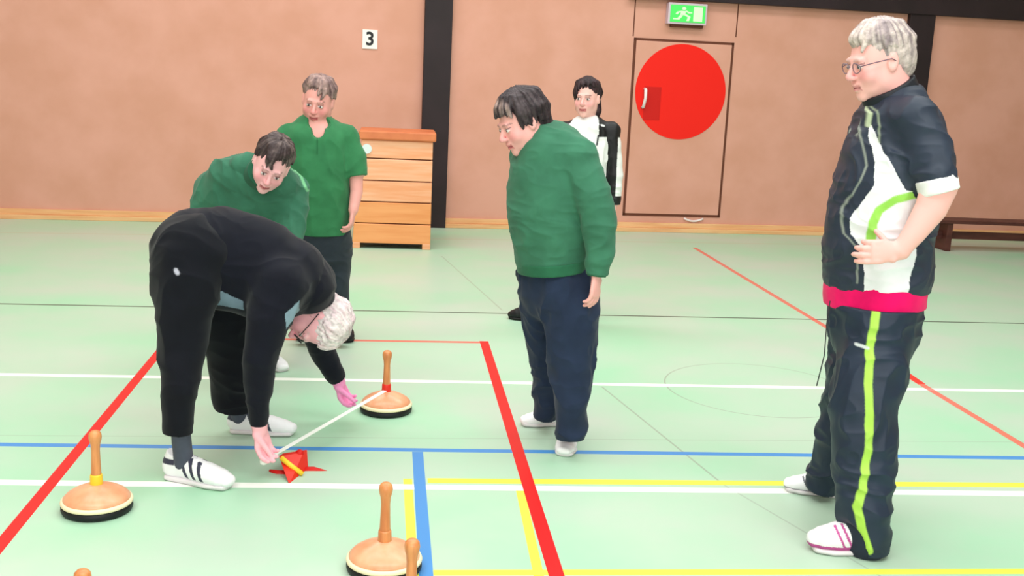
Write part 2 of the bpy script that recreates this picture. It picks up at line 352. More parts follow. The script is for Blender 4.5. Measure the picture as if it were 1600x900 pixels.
# ------------------------------------------------------------------ implicit modelling of people and clothes
rng = np.random.RandomState(7); _tab = rng.rand(32, 32, 32).astype(np.float32)
def vnoise(p):
    i = np.floor(p).astype(int); f = p-i; f = f*f*(3-2*f); o = 0
    for a in (0, 1):
        for b in (0, 1):
            for c in (0, 1):
                o = o + _tab[(i[:, 0]+a) & 31, (i[:, 1]+b) & 31, (i[:, 2]+c) & 31]*(f[:, 0] if a else 1-f[:, 0])*(f[:, 1] if b else 1-f[:, 1])*(f[:, 2] if c else 1-f[:, 2])
    return o
def nz(v): v = np.array(v, float); return v/np.linalg.norm(v)
def ell(c, r, R=None, k=.01, op='u'): return dict(t='e', c=np.array(c, float), r=np.array(r, float)*np.ones(3), R=np.eye(3) if R is None else R, k=k, op=op)
def loft(pts, rx, ry=None, side=(1, 0, 0), k=.02, op='u', flat=(False, False)):
    pts = np.array(pts, float); n = len(pts); rx = np.ones(n)*rx; ry = rx if ry is None else np.ones(n)*ry
    return dict(t='l', p=pts, rx=rx, ry=ry, s=np.array(side, float), k=k, op=op, flat=flat)
def cut(c, n): return dict(t='c', c=np.array(c, float), n=nz(n), op='i')
def scaled(pr, f, shrink_flat=0.0):
    o = []
    for q in pr:
        q = dict(q)
        if q['t'] == 'l': q['rx'] = q['rx']*f; q['ry'] = q['ry']*f
        elif q['t'] == 'e': q['r'] = q['r']*f
        o.append(q)
    return o
def bounds(q):
    if q['t'] == 'e': m = q['r'].max(); return q['c']-m, q['c']+m
    m = np.maximum(q['rx'], q['ry'])[:, None]; return (q['p']-m).min(0), (q['p']+m).max(0)
def evalp(q, X, Y, Z):
    if q['t'] == 'c': return (X-q['c'][0])*q['n'][0]+(Y-q['c'][1])*q['n'][1]+(Z-q['c'][2])*q['n'][2]
    if q['t'] == 'e':
        x, y, z = X-q['c'][0], Y-q['c'][1], Z-q['c'][2]; R = q['R']; r = q['r']; k0 = 0; k1 = 0
        for i in range(3):
            l = (x*R[0, i]+y*R[1, i]+z*R[2, i])/r[i]; k0 = k0+l*l; k1 = k1+(l/r[i])**2
        k0 = np.sqrt(k0); return k0*(k0-1)/np.maximum(np.sqrt(k1), 1e-6)
    P_ = q['p']; n = len(P_); out = None
    for i in range(n-1):
        a, b_ = P_[i], P_[i+1]; d = b_-a; L = np.linalg.norm(d)
        if L < 1e-6: continue
        d = d/L; s = q['s']-d*(q['s'] @ d); s = s/np.linalg.norm(s); u = np.cross(d, s)
        x, y, z = X-a[0], Y-a[1], Z-a[2]
        ax = x*d[0]+y*d[1]+z*d[2]; t = np.clip(ax/L, 0, 1); az = ax-t*L
        sx = x*s[0]+y*s[1]+z*s[2]; sy = x*u[0]+y*u[1]+z*u[2]
        rx = q['rx'][i]+(q['rx'][i+1]-q['rx'][i])*t; ry = q['ry'][i]+(q['ry'][i+1]-q['ry'][i])*t; rc = np.minimum(rx, ry)
        f0 = q['flat'][0] and i == 0; f1 = q['flat'][1] and i == n-2
        azz = az
        if f0: azz = np.maximum(azz, 0)
        if f1: azz = np.minimum(azz, 0)
        l0, l1, l2 = sx/rx, sy/ry, azz/rc
        k0 = np.sqrt(l0*l0+l1*l1+l2*l2); k1 = np.sqrt((l0/rx)**2+(l1/ry)**2+(l2/rc)**2)
        e = k0*(k0-1)/np.maximum(k1, 1e-6)
        if f0: e = np.maximum(e, -ax)
        if f1: e = np.maximum(e, ax-L)
        out = e if out is None else np.minimum(out, e)
    return out
def field_mesh(prims, h):
    us = [q for q in prims if q['op'] == 'u' and q['t'] != 'c']
    bb = [bounds(q) for q in us]; lo = np.min([b[0] for b in bb], 0)-4*h; hi = np.max([b[1] for b in bb], 0)+4*h
    n = np.ceil((hi-lo)/h).astype(int)+1; F = np.full(n, 1.0, np.float32)
    ax = [(lo[i]+h*np.arange(n[i])).astype(np.float32) for i in range(3)]
    for q in prims:
        if q['t'] == 'c':
            F = np.maximum(F, evalp(q, ax[0][:, None, None], ax[1][None, :, None], ax[2][None, None, :]).astype(np.float32)); continue
        b0, b1 = bounds(q); mg = q['k']+3*h
        i0 = np.clip(np.floor((b0-mg-lo)/h).astype(int), 0, n-1); i1 = np.clip(np.ceil((b1+mg-lo)/h).astype(int)+1, 1, n)
        if (i1 <= i0).any(): continue
        sl = tuple(slice(i0[i], i1[i]) for i in range(3))
        e = evalp(q, ax[0][sl[0]][:, None, None], ax[1][sl[1]][None, :, None], ax[2][sl[2]][None, None, :]); A = F[sl]; k = q['k']
        if q['op'] == 'u':
            t = np.clip(.5+.5*(e-A)/k, 0, 1); F[sl] = e+(A-e)*t-k*t*(1-t)
        elif q['op'] == 's':
            t = np.clip(.5-.5*(A+e)/k, 0, 1); F[sl] = A+(-e-A)*t+k*t*(1-t)
    F[0], F[-1] = 1, 1; F[:, 0], F[:, -1] = 1, 1; F[:, :, 0], F[:, :, -1] = 1, 1
    Sg = F < 0
    c = Sg[:-1, :-1, :-1].astype(np.int8); tot = c*0
    for a in (0, 1):
        for b in (0, 1):
            for d in (0, 1): tot += Sg[a:n[0]-1+a, b:n[1]-1+b, d:n[2]-1+d]
    act = (tot > 0) & (tot < 8); I = np.argwhere(act); idx = np.full(act.shape, -1, np.int32); idx[act] = np.arange(len(I))
    co = np.array([(a, b, d) for a in (0, 1) for b in (0, 1) for d in (0, 1)])
    V = np.stack([F[I[:, 0]+a, I[:, 1]+b, I[:, 2]+d] for a, b, d in co], 1)
    acc = np.zeros((len(I), 3)); cnt = np.zeros(len(I))
    for i in range(8):
        for j in range(i+1, 8):
            if np.abs(co[i]-co[j]).sum() == 1:
                m = (V[:, i] < 0) != (V[:, j] < 0); t = np.where(m, V[:, i]/np.where(m, V[:, i]-V[:, j], 1), 0)
                acc += m[:, None]*(co[i]+(co[j]-co[i])*t[:, None]); cnt += m
    pts = lo+(I+acc/np.maximum(cnt, 1)[:, None])*h
    Q = []
    for axx in range(3):
        sl0 = [slice(1, -1)]*3; sl0[axx] = slice(0, -1); sl1 = [slice(1, -1)]*3; sl1[axx] = slice(1, None)
        A, B = Sg[tuple(sl0)], Sg[tuple(sl1)]
        for flip, mk in ((False, A & ~B), (True, ~A & B)):
            E = np.argwhere(mk)
            if not len(E): continue
            for d in range(3):
                if d != axx: E[:, d] += 1
            o1, o2 = [(1, 2), (2, 0), (0, 1)][axx]; e1 = np.zeros(3, int); e1[o1] = 1; e2 = np.zeros(3, int); e2[o2] = 1
            q = [E-e1-e2, E-e2, E, E-e1]
            q = np.stack([idx[t[:, 0], t[:, 1], t[:, 2]] for t in q], 1)
            Q.append(q[:, ::-1] if flip else q)
    Q = np.concatenate(Q); return pts, Q
def vnormals(V, Q):
    n = np.cross(V[Q[:, 2]]-V[Q[:, 0]], V[Q[:, 3]]-V[Q[:, 1]]); N = np.zeros_like(V)
    for i in range(4):
        for d in range(3): N[:, d] += np.bincount(Q[:, i], n[:, d], len(V))
    return N/np.maximum(np.linalg.norm(N, axis=1), 1e-12)[:, None]
def relax(V, Q, it=1, lam=.5):
    for _ in range(it):
        A = np.zeros_like(V); c = np.zeros(len(V))
        for i in range(4):
            j = Q[:, (i+1) % 4]; 
            for a, b in ((Q[:, i], j), (j, Q[:, i])):
                for d in range(3): A[:, d] += np.bincount(a, V[b, d], len(V))
                c += np.bincount(a, minlength=len(V))
        V = V+lam*(A/np.maximum(c, 1)[:, None]-V)
    return V
QS = float(os.environ.get('VOX', '1'))
def imp(name, prims, h, m, col, parent=None, disp=None, paint=None, it=1, label=None):
    V, Q = field_mesh(prims, h*QS); V = relax(V, Q, it); N = vnormals(V, Q)
    if disp is not None:
        fade = np.ones(len(V))
        for q in prims:
            if q['t'] == 'c': fade = np.minimum(fade, np.clip(-((V-q['c']) @ q['n'])/.035, 0, 1))
            elif q['t'] == 'l' and q['op'] == 'u':
                for e, j in ((0, 1), (-1, -2)):
                    if q['flat'][0 if e == 0 else 1]:
                        a = nz(q['p'][e]-q['p'][j]); rr = V-q['p'][e]; z_ = rr @ a; rad = np.linalg.norm(rr-z_[:, None]*a, axis=1)
                        fade = np.minimum(fade, np.where(rad < max(q['rx'][e], q['ry'][e])*1.25, np.clip(np.abs(z_)/.035, 0, 1), 1))
        V = V+N*(disp(V, N)*(.12+.88*fade))[:, None]; N = vnormals(V, Q)
    C = np.ones((len(V), 4), np.float32); C[:, :3] = lin(col)
    if paint is not None: paint(V, N, C)
    me = bpy.data.meshes.new(name); me.vertices.add(len(V)); me.loops.add(Q.size); me.polygons.add(len(Q))
    loc = np.zeros(3) if parent is None else np.array(parent.location)
    if parent is None: loc = np.array([V[:, 0].mean(), V[:, 1].mean(), 0.0])
    me.vertices.foreach_set('co', (V-loc).astype(np.float32).ravel()); me.loops.foreach_set('vertex_index', Q.astype(np.int32).ravel())
    me.polygons.foreach_set('loop_start', np.arange(0, Q.size, 4, dtype=np.int32)); me.polygons.foreach_set('use_smooth', np.ones(len(Q), bool))
    me.update(calc_edges=True); me.validate()
    ca = me.color_attributes.new('Col', 'FLOAT_COLOR', 'POINT'); ca.data.foreach_set('color', C.ravel())
    me.materials.append(MT[m]); o = bpy.data.objects.new(name, me); S.collection.objects.link(o)
    if parent is None: o.location = tuple(loc)
    else: o.parent = parent
    if label: o['label'] = label
    return o
# paint helpers
def inpoly(x, y, poly):
    r = np.zeros(len(x), bool); n = len(poly)
    for i in range(n):
        (x0, y0), (x1, y1) = poly[i], poly[(i+1) % n]; c = ((y0 > y) != (y1 > y)); r ^= c & (x < (x1-x0)*(y-y0)/((y1-y0) if y1 != y0 else 1e-9)+x0)
    return r
def paint_poly(V, N, C, pix, Y, col, ny=-0.05):                            # polygon on the side that faces the hall's front
    pl = [(P(u, v, Y)[0], P(u, v, Y)[2]) for u, v in pix]; m = inpoly(V[:, 0], V[:, 2], pl) & (N[:, 1] < ny); C[m, :3] = lin(col)
def segdist(V, pts):
    d = np.full(len(V), 9.0)
    for a, b in zip(pts[:-1], pts[1:]):
        ab = b-a; t = np.clip(((V-a) @ ab)/(ab @ ab), 0, 1); d = np.minimum(d, np.linalg.norm(V-(a+t[:, None]*ab), axis=1))
    return d
def paint_line(V, N, C, pix, Y, r, col, ny=-0.05):
    Ys = Y if hasattr(Y, '__len__') else [Y]*len(pix)
    pts = np.array([P(u, v, y) for (u, v), y in zip(pix, Ys)]); X = V.copy(); pj = pts.copy(); X[:, 1] = 0; pj[:, 1] = 0
    w_ = np.clip((r-segdist(X, list(pj)))/.004+.5, 0, 1)*(N[:, 1] < ny)*min(1, r/.0045); C[:, :3] = C[:, :3]*(1-w_[:, None])+np.array(lin(col))*w_[:, None]
def wrinkle(amp, sc=(9, 9, 16), seed=0, fine=.35):
    s = np.array(sc, float)
    def f(V, N):
        p = V*s+seed*3.7; w_ = vnoise(p*.6+11)*1.9
        a = 1-np.abs(2*vnoise(p+w_[:, None])-1); b = 1-np.abs(2*vnoise(p*2.1+w_[:, None]*.7+5)-1)
        return amp*((a**2-.45)*1.1+fine*(b**1.5-.45)*1.3)
    return f
def strand(H, V, sc=9):
    L = H.loc(V); d = L[:, :2]-[0, -.03]; r_ = np.maximum(np.linalg.norm(d, axis=1), 1e-4)[:, None]; d = d/r_
    return vnoise(np.column_stack([d*sc, L[:, 2]*14+r_[:, 0]*10])+20)
def hair_disp(amp, H=None):
    def f(V, N): return amp*1.2*(vnoise(V*30+4)-.5)+(amp*1.5*(strand(H, V, 16)-.5) if H is not None else 0)
    return f
def hair_col(H, c1, c2, lo=.35, g=2.4):
    def f(V, N, C):
        t = np.clip((strand(H, V, 11)*.65+vnoise(V*45)*.35-lo)*g, 0, 1)[:, None]; C[:, :3] = np.array(lin(c1))*(1-t)+np.array(lin(c2))*t
    return f
def locks(H, n, front, side, back, sweep=0.0, vol=1.0, seed=1, rad=.012):
    rg = np.random.RandomState(seed); o = []
    for i in range(n):
        az = -180+360*(i+rg.rand())/n; e1 = np.interp(abs(az), [0, 45, 72, 100, 180], [front, front-4, side, side, back])+rg.uniform(-7, 7); v = vol*(1.0+rg.uniform(-.01, .04)); pts = []
        for t in (0, .35, .7, 1.0):
            el = math.radians(80+(e1-80)*t); a = math.radians(az+sweep*t*(1 if abs(az) < 75 else .2)+rg.uniform(-5, 5))
            pts.append(H.w((.0765*v*math.cos(el)*math.sin(a), -.018+.098*v*math.cos(el)*math.cos(a), .030+.088*v*math.sin(el)*(1 if el > 0 else 1.15))))
        o.append(loft(pts, np.array([.008, rad, rad*.85, rad*.35])*H.s, side=H.R[:, 0]+.02*H.R[:, 1]+.03*H.R[:, 2], k=.004))
    return o

class Head:
    def __init__(s, c, face, up, sc=1.0):
        f = nz(face); u = np.array(up, float); u = nz(u-f*(u @ f)); r = np.cross(f, u)   # r: the person's right
        s.c = np.array(c, float); s.R = np.array([r, f, u]).T; s.s = sc
    def w(s, p): return s.c+s.R @ (np.array(p, float)*s.s)
    def loc(s, V): return ((V-s.c) @ s.R)/s.s
    def E(s, c, r, k=.01, op='u', rot=None):
        R = s.R if rot is None else s.R @ rot
        return ell(s.w(c), np.array(r)*np.ones(3)*s.s, R, k*s.s, op)
    def K(s, a, b, ra, rb, k=.008, op='u'): return loft([s.w(a), s.w(b)], [ra*s.s, rb*s.s], side=s.R[:, 0]+.01*s.R[:, 1], k=k*s.s, op=op)
    def skull(s, smile=0.0, fat=1.0):
        o = [s.E((0, -.018, .030), (.073, .094, .084), .01), s.E((0, .022, -.030), (.061*fat, .068, .078), .03), s.E((0, .030, -.074), (.046*fat, .050, .034), .03),
             s.E((0, .074, -.098), (.018, .014, .014), .02)]
        for x in (-1, 1):
            o += [s.E((x*.036, .060, -.032), (.024*fat, .022, .024), .02), s.E((x*.052*fat, .0, -.055), (.014, .03, .03), .03)]
        o += [s.K((-.032, .080, .022), (.032, .080, .022), .009, .009, .012)]
        for x in (-1, 1): o.append(s.E((x*.030, .102, .003), (.017, .016, .013), .012, 's'))
        o += [s.K((0, .084, .012), (0, .108, -.024), .006, .0105, .010), s.E((0, .107, -.028), (.011, .010, .009), .006)]
        for x in (-1, 1): o += [s.E((x*.011, .098, -.031), (.007, .009, .007), .006), s.E((x*.030, .0775, .002), (.0135, .0125, .0125), .003)]
        o += [s.E((0, .086, -.052), (.022, .012, .008), .010), s.K((-.019-smile*.006, .083, -.058+smile*.006), (0, .093, -.058), .004, .006, .006), s.K((.019+smile*.006, .083, -.058+smile*.006), (0, .093, -.058), .004, .006, .006),
              s.K((-.017, .083, -.068+smile*.003), (.0, .091, -.069), .004, .0065, .006), s.K((.017, .083, -.068+smile*.003), (0, .091, -.069), .004, .0065, .006),
              s.K((-.020, .091, -.063+smile*.004), (0, .101, -.064), .0025, .003, .004, 's'), s.K((.020, .091, -.063+smile*.004), (0, .101, -.064), .0025, .003, .004, 's')]
        for x in (-1, 1):
            o += [s.E((x*.076, -.006, -.006), (.009, .019, .031), .006, rot=np.array([[1, 0, 0], [0, .96, -.28], [0, .28, .96]])), s.E((x*.085, .000, -.004), (.006, .009, .016), .006, 's')]
        return o
    def paint(s, V, C, skin, brow, blush=(236, 120, 135), lip=(205, 88, 98), eye=(70, 60, 60), smile=0):
        L = s.loc(V); x, y, z = np.abs(L[:, 0]), L[:, 1], L[:, 2]; near = (np.linalg.norm(L, axis=1) < .16)
        def blend(m, c): C[:, :3] = C[:, :3]*(1-m[:, None])+np.array(lin(c))*m[:, None]
        g = lambda cx, cy, cz, rx, rz: np.exp(-(((x-cx)/rx)**2+((z-cz)/rz)**2))*(y > cy)*near
        blend(.38*g(.040, .03, -.030, .022, .022), blush); blend(.35*g(0, .09, -.026, .014, .014), blush)
        blend(.30*g(.030, .06, .006, .024, .014), (190, 125, 120))
        m = ((x < .022) & (np.abs(z+.0635) < .0095) & (y > .078) & near).astype(float); blend(m*.75, lip)
        m = ((x < .021) & (np.abs(z+.0635-smile*.002) < .0022) & (y > .075) & near).astype(float); blend(m*.8, (120, 45, 55))
        m = ((np.hypot((x-.030)/.0125, (z-.002)/.0060) < 1) & (y > .07) & near).astype(float); blend(m, (232, 222, 222))
        m = ((np.hypot(x-.030, z-.002) < .0055) & (y > .07) & near).astype(float); blend(m, eye)
        m = ((np.abs(x-.030) < .0135) & (np.abs(z-.0095) < .0022) & (y > .07) & near).astype(float); blend(m*.8, (90, 60, 60))
        m = ((np.abs(x-.031) < .019) & (np.abs(z-.0265+.25*np.abs(x-.028)) < .0036) & (y > .06) & near).astype(float); blend(m*.5, brow)
def hand(w_, d, n, thumb, curl=(18, 25, 18), s=1.0, spread=.0, tdir=None, tcurl=15):
    """w_ wrist, d direction to the fingers, n out of the palm, thumb +1/-1: side of the thumb"""
    d = nz(d); n = np.array(n, float); n = nz(n-d*(n @ d)); t = np.cross(n, d)*thumb; w_ = np.array(w_, float)
    o = [loft([w_-d*.015*s, w_+d*.03*s, w_+d*.060*s, w_+d*.088*s], np.array([.027, .034, .040, .038])*s, np.array([.019, .0165, .0145, .011])*s, side=t, k=.012)]
    for i, (lt, ln) in enumerate(((.030, .070), (.0105, .079), (-.0095, .074), (-.0285, .058))):
        p = w_+d*(.084-.004*abs(i-1.3))*s+t*lt*s; a = 0; pts = [p-d*.012*s, p]; dd = nz(d+t*spread*(lt/.03))
        for j, fr in enumerate((.45, .31, .24)):
            a += math.radians(curl[j]*(1+.10*i)); p = p+(dd*math.cos(a)+n*math.sin(a))*ln*fr*s; pts.append(p)
        o.append(loft(pts, np.array([.0112, .0112, .0104, .0094, .0080])*s*(.92 if i == 3 else 1), side=t+.01*n, k=.0035))
    td = nz(t*.75+d*.65+n*.35) if tdir is None else nz(tdir); p = w_+d*.022*s+t*.024*s; pts = [p]
    for j, (ln, c) in enumerate(((.042, 0), (.034, tcurl), (.028, tcurl))):
        a = math.radians(c); td = nz(td*math.cos(a)+nz(d+n*.4)*math.sin(a)); p = p+td*ln*s; pts.append(p)
    o.append(loft(pts, np.array([.0150, .0120, .0105, .0085])*s, side=n+.01*d, k=.006))
    return o
def shoe(parent, heel, toe, width=.048, sc=1.0, col=(244, 244, 248), sole=(228, 222, 226), accent=None, high=.085, style='stripes', lace=True, label=None):
    heel, toe = np.array(heel, float)*[1, 1, 0], np.array(toe, float)*[1, 1, 0]; d = toe-heel; L = np.linalg.norm(d); d = d/L; s = np.array([-d[1], d[0], 0]); z = np.array([0, 0, 1.])
    q = lambda a, b, c: heel+d*a*L+s*b+z*c
    up = [loft([q(.13, 0, .045*sc), q(.35, 0, .045*sc), q(.62, .002, .036*sc), q(.80, .002, .030*sc), q(.90, 0, .026*sc)], [.034, .036, .046, .044, .034], np.array([.040, .040, .034, .026, .020])*sc, side=s, k=.02),
          loft([q(.15, 0, .05), q(.20, 0, high*sc)], [.034, .034], [.042, .046], side=s, k=.015, flat=(False, True)),
          loft([q(.28, 0, .075*sc), q(.52, 0, .058*sc)], [.024, .022], [.018, .014], side=s, k=.02), cut((0, 0, .014), (0, 0, -1))]
    fl = np.array([1.0]) * width/.046
    for k_ in up[:3]: k_['rx'] = k_['rx']*fl
    def pc(V, N, C):
        r = V-heel; a = (r @ d)/L; c = V[:, 2]/sc; b = r @ s
        if accent is not None:
            if style == 'stripes':
                for k0 in (.38, .49, .60): m = (np.abs(a-k0+(c-.045)*1.6) < .024) & (c > .022) & (c < .085) & (np.abs(b) > .012); C[m, :3] = lin(accent)
                m = (a < .24) & (c > .055) & (c < .074); C[m, :3] = lin(accent)
            else:
                for k0 in (.42, .52, .62): m = (np.abs(a-k0-(c-.045)*3.0) < .018) & (c > .02) & (np.abs(b) > .015); C[m, :3] = lin(accent)
                m = (c < .022) & (a > .2); C[m, :3] = lin(accent)
    so = [loft([q(.11, 0, .012), q(.40, 0, .012), q(.68, .002, .012), q(.88, .002, .014)], [.037, .037, .049, .040], [.020, .018, .018, .018], side=s, k=.01), cut((0, 0, 0), (0, 0, -1)), cut((0, 0, .021), (0, 0, 1))]
    so[0]['rx'] = so[0]['rx']*fl
    o = imp('shoe', up, .0038, 'shoe', col, parent, paint=pc, label=label)
    imp_child('sole', so, .0045, 'shoe', sole, o)
    if lace:
        lb = MB()
        for k0 in (.38, .46, .54, .62):
            zz = (.094-(k0-.3)*.085)*sc
            lb.tube([q(k0, -.020, zz-.008), q(k0+.02, 0, zz), q(k0, .020, zz-.008)], .0028, 6)
        lo = link('laces', [np.array(v)-np.array(o.parent.location) for v in lb.v], lb.f, MT['lace'], None, True); lo.parent = o
    return o
def imp_child(name, prims, h, m, col, part, **kw):
    """a sub-part: the part itself sits at its thing's origin"""
    o = imp(name, prims, h, m, col, part.parent, **kw); o.parent = part; return o
def tube_child(name, pts, r, m, person, part=None):
    mb = MB().tube(pts, r, 8); o = link(name, [np.array(v)-np.array(person.location) for v in mb.v], mb.f, MT[m], None, True); o.parent = part or person; return o
def tubes_child(name, tubes, m, person):
    mb = MB()
    for pts, r in tubes: mb.tube(pts, r, 8)
    o = link(name, [np.array(v)-np.array(person.location) for v in mb.v], mb.f, MT[m], None, True); o.parent = person; return o
class Fig:
    def __init__(s, Y): s.Y = Y
    def p(s, u, v, dy=0.0): return P(u, v, s.Y+dy)
    def m(s, px, dy=0.0): return px*mpx(P(800, 450, s.Y+dy))
    def limb(s, pts, depth=1.0, side=(1, 0, 0), k=.02, flat=(False, False), ry=None):  # pts: (u, v, dy, half-width px)
        c = [s.p(a[0], a[1], a[2]) for a in pts]; r = np.array([s.m(a[3], a[2]) for a in pts])
        ry_ = r*depth if ry is None else np.array(ry); return loft(c, r, ry_, side, k, 'u', flat)

SK = (247, 196, 186)
# ------------------------------------------------------------------ person A: tall man in tracksuit, hand on hip
def man_tracksuit():
    f = Fig(3.85); col = (42, 52, 70); colp = (33, 46, 66)
    H = Head(f.p(1371, 95), (-.94, -.14, -.30), (-.10, 0, 1), 1.13)
    torso = loft([f.p(u, v) for u, v in ((1372, 470), (1371, 430), (1372, 380), (1380, 320), (1392, 255), (1402, 205), (1405, 172))],
                 [f.m(a) for a in (78, 83, 85, 82, 77, 67, 47)], [.19, .205, .205, .205, .22, .20, .13], (1, 0, 0), .03)
    armU = f.limb([(1432, 182, -.17, 34), (1452, 235, -.22, 34), (1466, 292, -.27, 31)], k=.04, flat=(False, True))
    foreA = f.limb([(1468, 292, -.27, 29), (1455, 325, -.27, 26), (1428, 365, -.27, 19), (1407, 391, -.265, 15)], 0.85)
    far1 = f.limb([(1425, 190, .17, 34), (1420, 260, .27, 31), (1412, 310, .30, 29)], k=.04)
    far2 = f.limb([(1412, 310, .30, 22), (1390, 370, .28, 18), (1370, 400, .24, 15)])
    legN = f.limb([(1372, 470, -.06, 66), (1368, 530, -.09, 60), (1350, 640, -.17, 54), (1350, 730, -.22, 49), (1350, 800, -.27, 43), (1354, 862, -.28, 37)], k=.04, flat=(False, True))
    legF = f.limb([(1362, 480, .10, 60), (1345, 560, .12, 50), (1322, 650, .16, 42), (1300, 715, .20, 34), (1283, 762, .24, 27)], k=.04, flat=(False, True))
    pelvis = f.limb([(1367, 462, 0, 72), (1366, 505, 0, 71)], ry=[.17, .17], k=.03)
    hd = hand(f.p(1405, 392, -.265), (-1, -.02, -.06), (0, 1, -.08), -1, (22, 32, 22), 1.08, .06, tdir=(-.3, .35, .9))
    hf = hand(f.p(1370, 400, .24), (-.6, -.2, -.6), (0, -1, 0), -1, (14, 22, 16), 1.05)
    neck = loft([H.w((0, -.025, -.04)), f.p(1400, 165)], [.066, .075], k=.03)
    def pb(V, N, C): H.paint(V, C, SK, (190, 175, 172), lip=(215, 130, 135), eye=(80, 80, 95))
    body = imp('person', H.skull(.2, 1.02)+[neck]+scaled([torso, legN, legF, pelvis, far1, armU], .78)+[foreA, far2]+hd+hf, .004, 'skin', (252, 188, 182), paint=pb)
    tag(body, 'grey-haired man with glasses in dark tracksuit standing with his hand on his hip', 'person')
    hp = [H.E((0, -.030, .040), (.080, .094, .086), .01), H.E((0, -.062, -.005), (.074, .062, .080), .02), H.E((0, .0, .086), (.064, .08, .040), .02),
          H.E((0, .125, -.045), (.12, .088, .112), .012, 's'), H.E((.085, .012, -.03), (.026, .030, .042), .008, 's'), H.E((-.085, .012, -.03), (.026, .030, .042), .008, 's'), cut(H.w((0, -.05, -.088)), -H.R[:, 2])]
    imp('hair', hp+locks(H, 70, 56, 14, -42, 40, 1.06, 3, .014), .0038, 'hair', (226, 214, 202), body, hair_disp(.005, H), hair_col(H, (232, 214, 208), (162, 146, 150)))
    # glasses
    R = .0013*1.3
    gl = []
    for sx in (-1, 1):
        gl.append(([H.w((sx*.031+.022*math.cos(a*math.pi/8), .100-.006*abs(math.cos(a*math.pi/8)), .001+.016*math.sin(a*math.pi/8))) for a in range(17)], R))
        gl.append(([H.w((sx*.053, .094, .006)), H.w((sx*.074, .06, .008)), H.w((sx*.083, .0, .006)), H.w((sx*.082, -.015, -.006))], R*1.2))
    gl.append(([H.w((-.010, .104, .006)), H.w((0, .108, .008)), H.w((.010, .104, .006))], R))
    tubes_child('glasses', gl, 'glass_rim', body)
    # jacket
    YF = f.Y-.20
    def pj(V, N, C):
        front = N[:, 1] < -.02
        m = (V[:, 2] < 9)
        arm = segdist(V, [f.p(1432, 182, -.17), f.p(1466, 292, -.27)]) < f.m(37)
        C0 = C.copy()
        paint_poly(V, N, C, [(1383, 195), (1388, 240), (1398, 268), (1412, 296), (1430, 300), (1432, 400), (1419, 447), (1419, 460), (1357, 460), (1357, 395), (1345, 372), (1344, 348), (1358, 322), (1374, 290), (1377, 250), (1378, 215)], YF, (246, 246, 252))
        paint_line(V, N, C, [(1426, 303), (1398, 312), (1378, 330), (1369, 350), (1366, 380)], YF, f.m(6.2), (158, 226, 92))
        paint_line(V, N, C, [(1396, 150), (1386, 172), (1381, 200)], YF, f.m(1.8), (200, 215, 180)); paint_line(V, N, C, [(1392, 165), (1390, 200), (1386, 225)], YF, f.m(1.0), (190, 205, 170))
        paint_line(V, N, C, [(1384, 165), (1370, 215), (1369, 262), (1352, 304), (1338, 340), (1338, 372), (1352, 396), (1349, 447)], YF, f.m(1.0), (196, 205, 190))
        paint_line(V, N, C, [(1346, 226), (1350, 226)], YF, f.m(3.2), (235, 235, 240)); C[arm] = C0[arm]
    jt = dict(torso); jt['p'] = torso['p'].copy()
    wj = wrinkle(.009, (8, 9, 12), 1, .45)
    imp('jacket', [jt, armU, far1, cut(f.p(1370, 449), (.02, 0, -1))], .0038, 'nylon', col, body, wj, pj)
    imp('collar', [loft([f.p(1402, 172), f.p(1387, 136)], [f.m(46), f.m(44)], [.095, .085], (1, 0, -.5), .01, flat=(False, True))], .0048, 'nylon', (26, 30, 40), body, wrinkle(.004, (9, 9, 12), 2))
    imp('shirt', [loft([f.p(1368, 436), f.p(1366, 475)], [f.m(79), f.m(79)], [.207, .20], (1, 0, 0), .01, flat=(True, True))], .005, 'cloth', (250, 10, 108), body, wrinkle(.004, (8, 8, 8), 3), label='bright pink shirt hem below the jacket')
    imp('sleeve_cuff', [f.limb([(1462, 278, -.262, 32), (1468, 302, -.272, 32)], flat=(True, True))], .0045, 'cloth', (250, 250, 250), body, wrinkle(.004, (10, 10, 16), 3), label='white sleeve cuff pushed up to the elbow')
    # trousers
    def pt(V, N, C):
        m = segdist(V, [f.p(1362, 480, .10), f.p(1345, 560, .12), f.p(1322, 650, .16), f.p(1300, 715, .2), f.p(1283, 762, .24)]) < segdist(V, [f.p(1372, 470, -.06), f.p(1350, 640, -.17), f.p(1350, 730, -.22), f.p(1354, 848, -.28)])
        K = C.copy(); paint_line(V, N, C, [(1374, 470), (1358, 535), (1356, 600), (1362, 650), (1358, 710), (1350, 765), (1347, 800), (1356, 835), (1366, 870)], [f.Y-.2, f.Y-.2, f.Y-.25, f.Y-.3, f.Y-.32, f.Y-.34, f.Y-.38, f.Y-.4, f.Y-.4], f.m(5.6), (176, 222, 86)); C[m] = K[m]
        paint_line(V, N, C, [(1327, 531), (1339, 534)], f.Y-.12, f.m(2.6), (222, 226, 230))
    imp('trousers', [pelvis, legN, legF, ell(f.p(1288, 874, -.34), (f.m(68), .17, f.m(66)), k=.01, op='s'), cut(f.p(1370, 470), (0, 0, 1)), cut((0, 0, .015), (0, 0, -1))], .0038, 'nylon', colp, body, wrinkle(.014, (8, 8, 10), 4, .4), pt)
    tube_child('drawstring', [f.p(1297, 470, -.1), f.p(1292, 505, -.12), f.p(1288, 555, -.13), f.p(1276, 603, -.13)], .0022, 'ink', body)
    imp('sock', [f.limb([(1350, 790, -.27, 36), (1354, 846, -.28, 36)])], .0045, 'cloth', (40, 48, 62), body, label='dark sock')
    shoe(body, G(1380, 866), G(1260, 857), .056, 1.6, accent=(192, 80, 150), style='x')
    shoe(body, G(1318, 777), G(1222, 763), .050, 1.1, accent=(110, 110, 120), style='x')
    return body
man_tracksuit()

